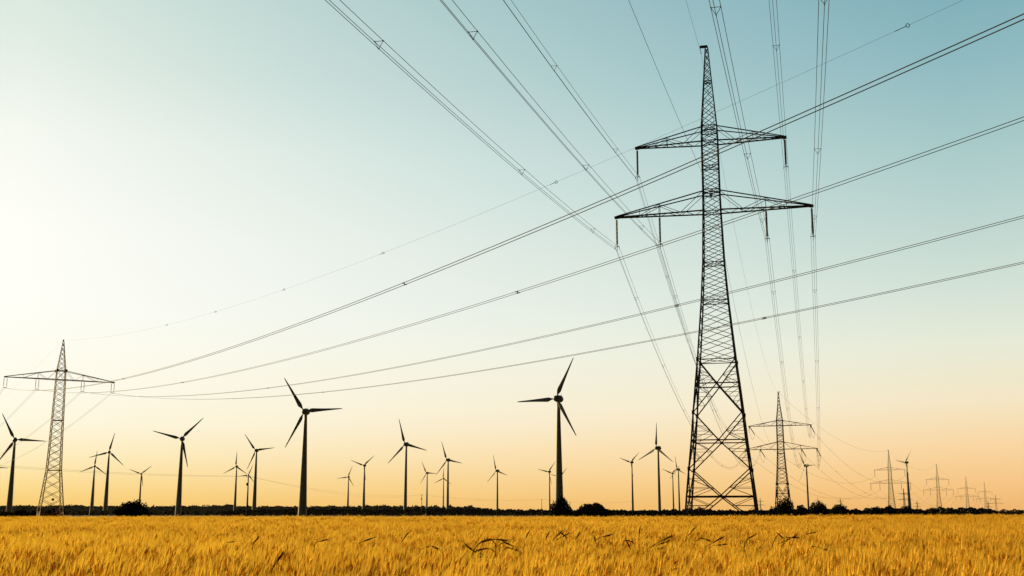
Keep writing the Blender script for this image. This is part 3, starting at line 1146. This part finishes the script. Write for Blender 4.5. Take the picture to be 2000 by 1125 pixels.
# the line of the left pylon: crosses the whole picture in front of the tallest pylon and passes on to the right
DL = Vector((.616, -1, 0)).normalized()
SPACERS = {0: [(240, 747), (795, 550)], 1: [(355, 753), (1012, 568)], 2: [(525, 760), (1325, 592)], 3: [(630, 766), (1500, 613)]}
NL = ['topmost, thickest twin wire crossing the picture, from the single-arm pylon',
      'second twin wire from the top crossing the picture, from the single-arm pylon',
      'third twin wire from the top crossing the picture, from the single-arm pylon',
      'lowest twin wire crossing the picture, from the single-arm pylon']
cp, sp = math.cos(PITCH), math.sin(PITCH)
for i, x in enumerate(ATTL):
    p = PL + AXL * x + Vector((-.19, 0, 29.81))
    T = [j / 90 for j in range(91)]
    fr = [p + (DL * 397.2 + AXL * (x * .259) + Vector((0, 0, x * -.131))) * t + Vector((0, 0, 4 * 11.73 * (t * t - t) - 1.2 * t)) for t in T]
    bk = span(p, p - DL * 390, 11.2, 40)
    path = bk[::-1] + fr[1:]
    side = DL.cross(Vector((0, 0, 1)))
    ats = []
    for u, v in SPACERS[i]:                            # spacers sit where the line crosses these sight lines
        best = None
        for a, b in zip(fr, fr[1:]):
            for w_ in (0, .25, .5, .75):
                c = a.lerp(b, w_)
                dep = c.y * cp + (c.z - EYE) * sp
                if dep < 5:
                    continue
                uu = 1000 + FPX * c.x / dep
                if best is None or abs(uu - u) < best[0]:
                    best = (abs(uu - u), c, (b - a).normalized())
        ats.append(best[1:])
    bundle('conductor_bundle', path, [(-.2, 0), (.2, 0)], .019 if i else .025, ats, NL[i], 'power line', 'twin wires of the single-arm pylon', 'twin', side)
p = PL + Vector((-.19, 0, 41.63))
T = [j / 90 for j in range(91)]
fr = [p + DL * 397.2 * t + Vector((0, 0, 4 * 11.68 * (t * t - t) - 3.65 * t)) for t in T]
path = span(p, p - DL * 390, 9, 40)[::-1] + fr[1:]
root = empty('earth_wire', p)
tag(root, 'single thin wire with small rings, from the peak of the single-arm pylon', 'power line')
m = MB()
m.tube([q - p for q in path], .0075, 5)
m.build('wire', CABLE, root)
for u in (1765, 1092, 750, 556, 420, 325):
    best = None
    for a, b in zip(fr, fr[1:]):
        for w_ in (0, .2, .4, .6, .8):
            c = a.lerp(b, w_)
            dep = c.y * cp + (c.z - EYE) * sp
            if dep > 5:
                e = abs(1000 + FPX * c.x / dep - u)
                if best is None or e < best[0]:
                    best = (e, c, (b - a).normalized())
    _, c, d = best
    m = MB()
    m.ring(c - p, .11, .02, (d + Vector((-.6, -.9, 0))).normalized())
    m.bar(c - p - d * .1, c - p - d * .9, .022)
    m.build('marker_ring', WOODPOLE, root)

# ------------------------------------------------------------------ wooden poles with two wires
POLES = [(-330, 880, 190, 'x'), (485, 930, 292, 'tall wooden pole by the turbines left of centre'), (824, 966, 545, 'wooden pole rising from the hedge in the middle'),
         (1058, 975, 690, 'wooden pole left of the ragged pointed tree'), (1234.5, 979, 830, 'thin pole in front of the turbine with the low blade'),
         (1695.5, 987, 1150, 'tiny pole left of the bushes under the receding row'), (1797, 992, 1500, 'tiniest pole, right of the sunlit turbine')]
tops = []
pole0 = None
for u, v, y, lab in POLES:
    p = at(u, v, y)
    tops.append(p)
    root = empty('utility_pole', (p.x, y, 0))
    tag(root, lab if lab != 'x' else 'wooden pole outside the left edge of the photo', 'pole', 'wooden poles of the low line')
    m = MB()
    m.tube([(0, 0, -.2), (.02, 0, p.z * .5), (0, 0, p.z)], lambda t: .16 - .05 * t, 8)
    m.build('shaft', WOODPOLE, root)
    m = MB()
    m.bar((-.45, 0, p.z - .25), (.45, 0, p.z - .25), .06)
    m.build('cross_bar', WOODPOLE, root)
    for sx in (-.4, .4):
        m = MB()
        m.lathe([(.03, p.z - .2), (.07, p.z - .1), (.07, p.z), (.03, p.z + .06)], (sx, 0, 0), n=8)
        m.build('insulator', PORCELAIN, root)
    if u in (485, 824):
        m = MB()
        m.box((-.22, -.1, p.z - 2.0), .3, .3, .7)
        m.build('junction_box', WOODPOLE, root)
for sx, lab in ((-.4, 'upper thin wire strung between the wooden poles'), (.4, 'lower thin wire strung between the wooden poles')):
    path = []
    for a, b in zip(tops[:5], tops[1:5]):
        sg = (b - a).length * .0085 * (1 if sx < 0 else 1.35)
        path += span(a + Vector((sx, 0, 0)), b + Vector((sx, 0, 0)), sg, 16)[(1 if path else 0):]
    m = MB()
    m.tube([q - path[0] for q in path], .013, 4)
    o = m.build('overhead_wire', CABLE)
    o.location = path[0]
    tag(o, lab, 'wire')

# ------------------------------------------------------------------ wind turbines
RB = 35.0


def blade_mesh():
    m = MB()
    st = [(1.0, .55, 1.0, 0, 0.0), (2.6, .7, .9, 0, .2), (4.2, 1.5, .45, 18, .5), (6.2, 2.9, .26, 15, .9), (8.0, 3.0, .22, 13, .9), (12, 2.45, .2, 9, .75), (18, 1.8, .18, 5, .5),
          (25, 1.25, .16, 3, .3), (31, .85, .15, 1, .2), (34, .55, .14, 0, .1), (RB, .16, .2, 0, 0)]
    n = 10
    vs, fs = [], []
    for r, c, th, tw, off in st:
        a = R(tw)
        for k in range(n):
            t = 2 * math.pi * k / n
            x = math.cos(t) * c * 1.2 / 2 - off * .45
            y = math.sin(t) * c * th / 2 * (1 + .3 * math.cos(t))
            vs.append((x * math.cos(a) - y * math.sin(a), x * math.sin(a) + y * math.cos(a) - r * .035, r))
    for i in range(len(st) - 1):
        for k in range(n):
            k2 = (k + 1) % n
            fs.append((i * n + k, i * n + k2, (i + 1) * n + k2, (i + 1) * n + k))
    fs += [tuple(range(n - 1, -1, -1)), tuple(range((len(st) - 1) * n, len(st) * n))]
    m.add(vs, fs)
    return m.mesh('blade', BLADE, True)


def nacelle_mesh():
    # drop-shaped housing, axis along -y (towards the rotor)
    m = MB()
    m.lathe([(.3, 5.4), (1.8, 4.9), (2.6, 3.4), (2.9, 1.2), (2.95, -.4), (2.6, -1.6), (2.2, -2.4)], (0, 0, 0), (0, 1, 0), 18)
    m.box((0, 3.4, 2.3), 1.4, 1.7, 1.3)
    m.bar((.4, 3.8, 2.8), (.4, 3.8, 4.4), .08)
    return m.mesh('nacelle', TOWER, True)


def hub_mesh():
    m = MB()
    m.lathe([(2.2, -2.45), (2.5, -3.2), (2.2, -4.4), (1.5, -5.4), (.7, -5.9), (.1, -6.1)], (0, 0, 0), (0, 1, 0), 18)
    return m.mesh('hub', BLADE, True)


ME_BLADE, ME_NAC, ME_HUB = blade_mesh(), nacelle_mesh(), hub_mesh()


def tower_mesh(w):
    m = MB()
    prof = [(w * .5, -.3), (w * .5, .5)]
    for t in (.04, .1, .2, .35, .5, .65, .8, .92, 1):
        prof.append((max(1.0, w * .5 * (1 - t) + 1.2 * t), t * 100))
    m.lathe(prof, n=20)
    return m.mesh('tower', TOWER, True)


TURB = [
    (29.2, 858.5, 1389, 1.605, 0.00, 12, 'leftmost whole turbine, left of the single-arm pylon, one blade level'),
    (184.9, 910.2, 2659, 0.101, 0.00, 8, 'small turbine overlapped by its taller neighbour, first right of the single-arm pylon'),
    (213.2, 882.6, 2070, 0.220, 0.00, 9.5, 'turbine left of the big ragged bush with a blade leaning right of upright'),
    (276.0, 925.4, 3192, 0.881, 0.00, 5, 'small turbine rising straight behind the big ragged bush'),
    (354.3, 856.5, 1380, 0.782, 0.19, 12, 'tall turbine right of the ragged bush with two blades raised in a wide V'),
    (460.6, 911.1, 2745, 0.034, 0.41, 6, 'small turbine with one blade upright, left of the tall wooden pole'),
    (485.4, 927.6, 3699, 0.376, 0.00, 4.5, 'smallest turbine, directly behind the tall wooden pole'),
    (498.7, 879.5, 1968, 1.456, 0.42, 9, 'mid-sized turbine just right of the tall wooden pole'),
    (593.2, 803.2, 994, 1.522, 0.37, 17, 'big turbine left of centre with one blade pointing level to the right'),
    (679.4, 931.5, 3471, 0.411, 0.45, 4.8, 'small low turbine right of the big left turbine'),
    (710.2, 909.0, 2682, 0.882, 0.47, 6.5, 'turbine with two blades raised in a V, left of the centre turbine'),
    (790.0, 867.5, 1531, 1.832, 0.51, 7.3, 'straight-towered turbine mid-way between the two biggest turbines'),
    (832.2, 923.7, 3087, 1.640, 0.65, 4.2, 'small turbine just right of the wooden pole in the hedge'),
    (865.4, 934.4, 3842, 0.069, 0.32, 3.3, 'smallest turbine tucked behind the left side of a taller one, right of the hedge pole'),
    (871.9, 898.2, 2027, 1.764, 0.64, 6, 'mid-sized turbine with a tiny turbine behind its tower'),
    (968.3, 919.5, 2475, 1.873, 0.76, 4.5, 'small turbine standing alone near the centre of the horizon'),
    (1070.9, 921.3, 3007, 0.732, 0.66, 3.5, 'small turbine just left of the biggest turbine tower'),
    (1094.0, 931.3, 3352, 0.751, 0.60, 3.5, 'small turbine almost hidden behind the biggest turbine tower'),
    (1084.4, 777.9, 894, 0.495, 0.52, 17.5, 'biggest turbine with a blade level to the left and a tree at its foot'),
    (1231.5, 902.8, 2772, 0.858, 0.67, 5, 'turbine with two blades in a V, right of the broad rounded bush'),
    (1280.7, 875.0, 1583, 0.072, 0.69, 6.5, 'mid-sized turbine with one blade upright, left of the tallest pylon'),
    (1312.0, 924.4, 3431, 0.920, 0.52, 4, 'small turbine with a V of blades overlapping its neighbour left of the tallest pylon'),
    (1321.8, 916.9, 2828, 1.936, 0.84, 4.3, 'small turbine closest to the left leg of the tallest pylon'),
    (1570.7, 909.2, 2229, 1.584, 0.91, 4.5, 'turbine right of the angle pylon, below its right arm'),
    (1767.3, 903.2, 2789, 0.723, 0.87, 8, 'sunlit turbine at the right, among the receding pylons'),
    (-22, 912.5, 2264, 1.602, 0.00, 8, 'turbine outside the left edge, only a blade tip showing'),
]
for u, v, y, a, psi, bw, lab in TURB:
    c = at(u, v, y)
    to_cam = Vector((-c.x, -c.y, 0)).normalized()
    # rotor axis: turned from the line of sight by psi, always towards the left of the viewer
    ang = math.atan2(to_cam.y, to_cam.x) - psi
    n = Vector((math.cos(ang), math.sin(ang), 0))
    base = c - n * 5.0
    h = c.z
    root = empty('wind_turbine', (base.x, base.y, 0), math.atan2(n.y, n.x) + math.pi / 2)
    tag(root, lab, 'wind turbine', 'turbines of the wind farm')
    wbase = bw * y / FPX
    t = bpy.data.objects.new('tower', tower_mesh(wbase))
    COL.objects.link(t)
    t.parent = root
    t.scale = (1, 1, (h - 1.2) / 100)
    for nm, me in (('nacelle', ME_NAC), ('hub', ME_HUB)):
        o = bpy.data.objects.new(nm, me)
        COL.objects.link(o)
        o.parent = root
        o.location = (0, 0, h)
    for k in range(3):
        o = bpy.data.objects.new('blade', ME_BLADE)
        COL.objects.link(o)
        o.parent = root
        o.location = (0, -3.8, h)
        o.rotation_euler = (0, a + k * 2 * math.pi / 3, 0)

# ------------------------------------------------------------------ bent dark stalks standing above the barley
STALK = leaf_mat('green_stalk', (0.05, 0.045, 0.012), 0.15)


def crop_top(x, y):
    return float(ground_z(x, y)) + 1.06


def ground_of(u, v):
    """where the sight line of this pixel meets the top of the crop"""
    y = 8.0
    while y < 80:
        p = at(u, v, y)
        if p.z <= crop_top(p.x, y):
            return p
        y += .1
    return p


def stalk_clump(u, v, strokes, label, cat='stalk', group='dark bent stalks above the barley'):
    """strokes: outlines of the bent stalks as pixel offsets from (u, v); the first point of each is its root among the barley"""
    p0 = ground_of(u, v)
    g = float(ground_z(p0.x, p0.y))
    sc_ = p0.y / FPX * 1.02
    root = empty('bent_stalk', (p0.x, p0.y, g))
    tag(root, label, cat, group)
    r = random.Random(int(u))
    for s in strokes:
        dy = r.uniform(-.12, .12)
        pts = [Vector((a * sc_, dy + r.uniform(-.03, .03), p0.z - g - b * sc_)) for a, b in s]
        m = MB()
        # rooted stem, then the bent part
        foot = Vector((pts[0].x * .7, dy, 0))
        fine = []
        full = [foot, foot.lerp(pts[0], .6)] + pts
        for i in range(len(full) - 1):
            for t in (0, .34, .67):
                fine.append(full[i].lerp(full[i + 1], t))
        fine.append(full[-1])
        # smooth the corners
        sm = [fine[0]] + [(fine[i - 1] + fine[i] * 2 + fine[i + 1]) / 4 for i in range(1, len(fine) - 1)] + [fine[-1]]
        m.tube(sm, lambda t: .0062 - .002 * t, 5)
        o = m.build('stem', STALK, root)
        e, d = sm[-1], (sm[-1] - sm[-3]).normalized()
        m = MB()
        L_ = r.uniform(.12, .17)
        m.lathe([(.003, -.02), (.007, 0), (.0105, L_ * .35), (.0085, L_ * .7), (.002, L_)], e - d * L_ * .6, d, 7)
        for k in range(7):
            b = e - d * L_ * r.uniform(.1, .5)
            m.bar(b, b + d * r.uniform(.1, .16) + Vector((r.uniform(-.03, .03), r.uniform(-.03, .03), r.uniform(-.03, .03))), .0028, .0008, 3)
        m.build('ear', STALK, root)


STALKS = [
    (440, 1062, [[(-3, 4), (0, -2), (10, -3), (16, -4)]], 'single bent stalk farthest left in the barley'),
    (499, 1058, [[(-3, 4), (1, 0), (5, -5)]], 'short upright dark stalk between the two leftmost bent stalks'),
    (622, 1062, [[(-8, 6), (-4, -3), (6, -5), (13, -7)]], 'bent stalk with a level ear below the biggest left turbine'),
    (710, 1060, [[(-14, 4), (-2, -2), (12, -7)]], 'long straight ear leaning right, left of the tangled clump'),
    (788, 1054, [[(-8, 10), (-2, 2), (6, -9)]], 'dark ear slanting steeply upward, nearest left of the tangled clump'),
    (836, 1072, [[(-18, 4), (-4, -4), (10, -4), (18, 0)]], 'low arched leaf lying in the barley just left of the tangled clump'),
    (955, 1072, [[(-34, 12), (-22, -8), (-6, -18), (10, -17), (28, -16)], [(10, 20), (14, -6), (6, -17), (-10, -13)], [(16, 16), (6, 0), (-12, 1), (-20, 3)],
                 [(20, 14), (18, -8), (30, -12), (38, -8)], [(4, 22), (-8, 10), (-18, 10), (-24, 16)], [(12, 24), (-2, 14), (-14, 14)],
                 [(22, 6), (34, -3), (46, 0)], [(-30, 20), (-28, 4), (-38, -4)]],
     'biggest tangled clump of dark bent stalks, below the centre turbine'),
    (1027, 1052, [[(-4, 10), (-1, 0), (4, -10)]], 'thin upright stalk just right of the tangled clump'),
    (1064, 1054, [[(-4, 8), (0, 0), (5, -8)], [(12, 4), (20, -4), (26, -10)]], 'pair of dark ears slanting right, below the biggest turbine'),
    (1096, 1056, [[(-14, 4), (-6, -3), (4, -8), (10, -11)], [(12, 14), (10, -6), (3, -12)]], 'arched stalk with drooping tip, right of the slanting pair'),
    (1122, 1054, [[(-4, 10), (2, 0), (8, -10)]], 'single thin stalk below the rounded bush, curving right'),
    (1172, 1056, [[(-6, 14), (-8, -2), (0, -6), (18, -10)], [(-4, 18), (-10, -4)]], 'forked stalk with a level ear, right of the rounded bush'),
    (1222, 1062, [[(-4, 14), (-6, -4), (4, -6), (10, -4)], [(10, 10), (6, 0)]], 'hooked stalk left of the three-eared group'),
    (1248, 1050, [[(-4, 28), (0, 4), (2, -14)], [(-8, 26), (2, 8), (12, 2)]], 'tallest upright stalk of the barley, below the turbine left of the pylon'),
    (1282, 1066, [[(-16, 4), (-2, -4), (14, -12), (22, -16)], [(-20, 6), (0, 0), (18, -6)], [(-26, 12), (-8, 8), (8, 4)]],
     'three overlapping dark ears leaning right, left of the tallest pylon'),
    (1346, 1048, [[(-14, 18), (-4, 0), (8, -14)]], 'long thin stalk rising to the right below the tallest pylon'),
    (1384, 1062, [[(-22, 12), (-24, -4), (-10, -10), (2, -6)], [(-14, 8), (2, 0), (20, -10)], [(-4, 12), (10, 4), (30, 2)]],
     'tangle of crossed stalks right under the middle of the tallest pylon'),
    (1460, 1054, [[(-6, 8), (2, -2), (10, -6)], [(-10, 20), (4, 16), (14, 18)]], 'short ear with a leaf below it, below the right leg of the tallest pylon'),
    (1522, 1058, [[(-14, 10), (-8, -4), (0, -14), (4, -10)], [(-12, 6), (4, 0), (18, -8), (26, -8)], [(0, 14), (14, 0), (30, -9)]],
     'wide tangle of dark stalks below the angle pylon'),
    (1570, 1048, [[(-28, 12), (-14, 2), (4, -5), (16, -7)]], 'long arched stalk just right of the wide tangle'),
    (1592, 1066, [[(-20, 6), (-6, 0), (10, 4), (24, 8)]], 'drooping stalk lying low right of the long arched stalk'),
    (1663, 1048, [[(-4, 12), (0, 0), (3, -8)]], 'single dark ear farthest right in the barley'),
    (540, 1096, [[(-14, 26), (-4, 8), (6, -8)]], 'dark leaf close to the bottom edge on the left half'),
]
for s in STALKS:
    stalk_clump(*s)

# ------------------------------------------------------------------ evening haze
if HAZE > 0:
    m = bpy.data.materials.new('evening_haze')
    m.use_nodes = True
    nt = m.node_tree
    nt.nodes.clear()
    out = nt.nodes.new('ShaderNodeOutputMaterial')
    pv = nt.nodes.new('ShaderNodeVolumePrincipled')
    pv.inputs['Color'].default_value = (0.95, 0.9, 0.82, 1)
    pv.inputs['Density'].default_value = HAZE
    pv.inputs['Anisotropy'].default_value = 0.1
    nt.links.new(pv.outputs[0], out.inputs['Volume'])
    mb = MB()
    mb.box((0, 5500, 84), 18600, 17600, 170)
    o = mb.build('haze', m)
    tag(o, 'thin evening haze over the plain', 'haze', kind='stuff')
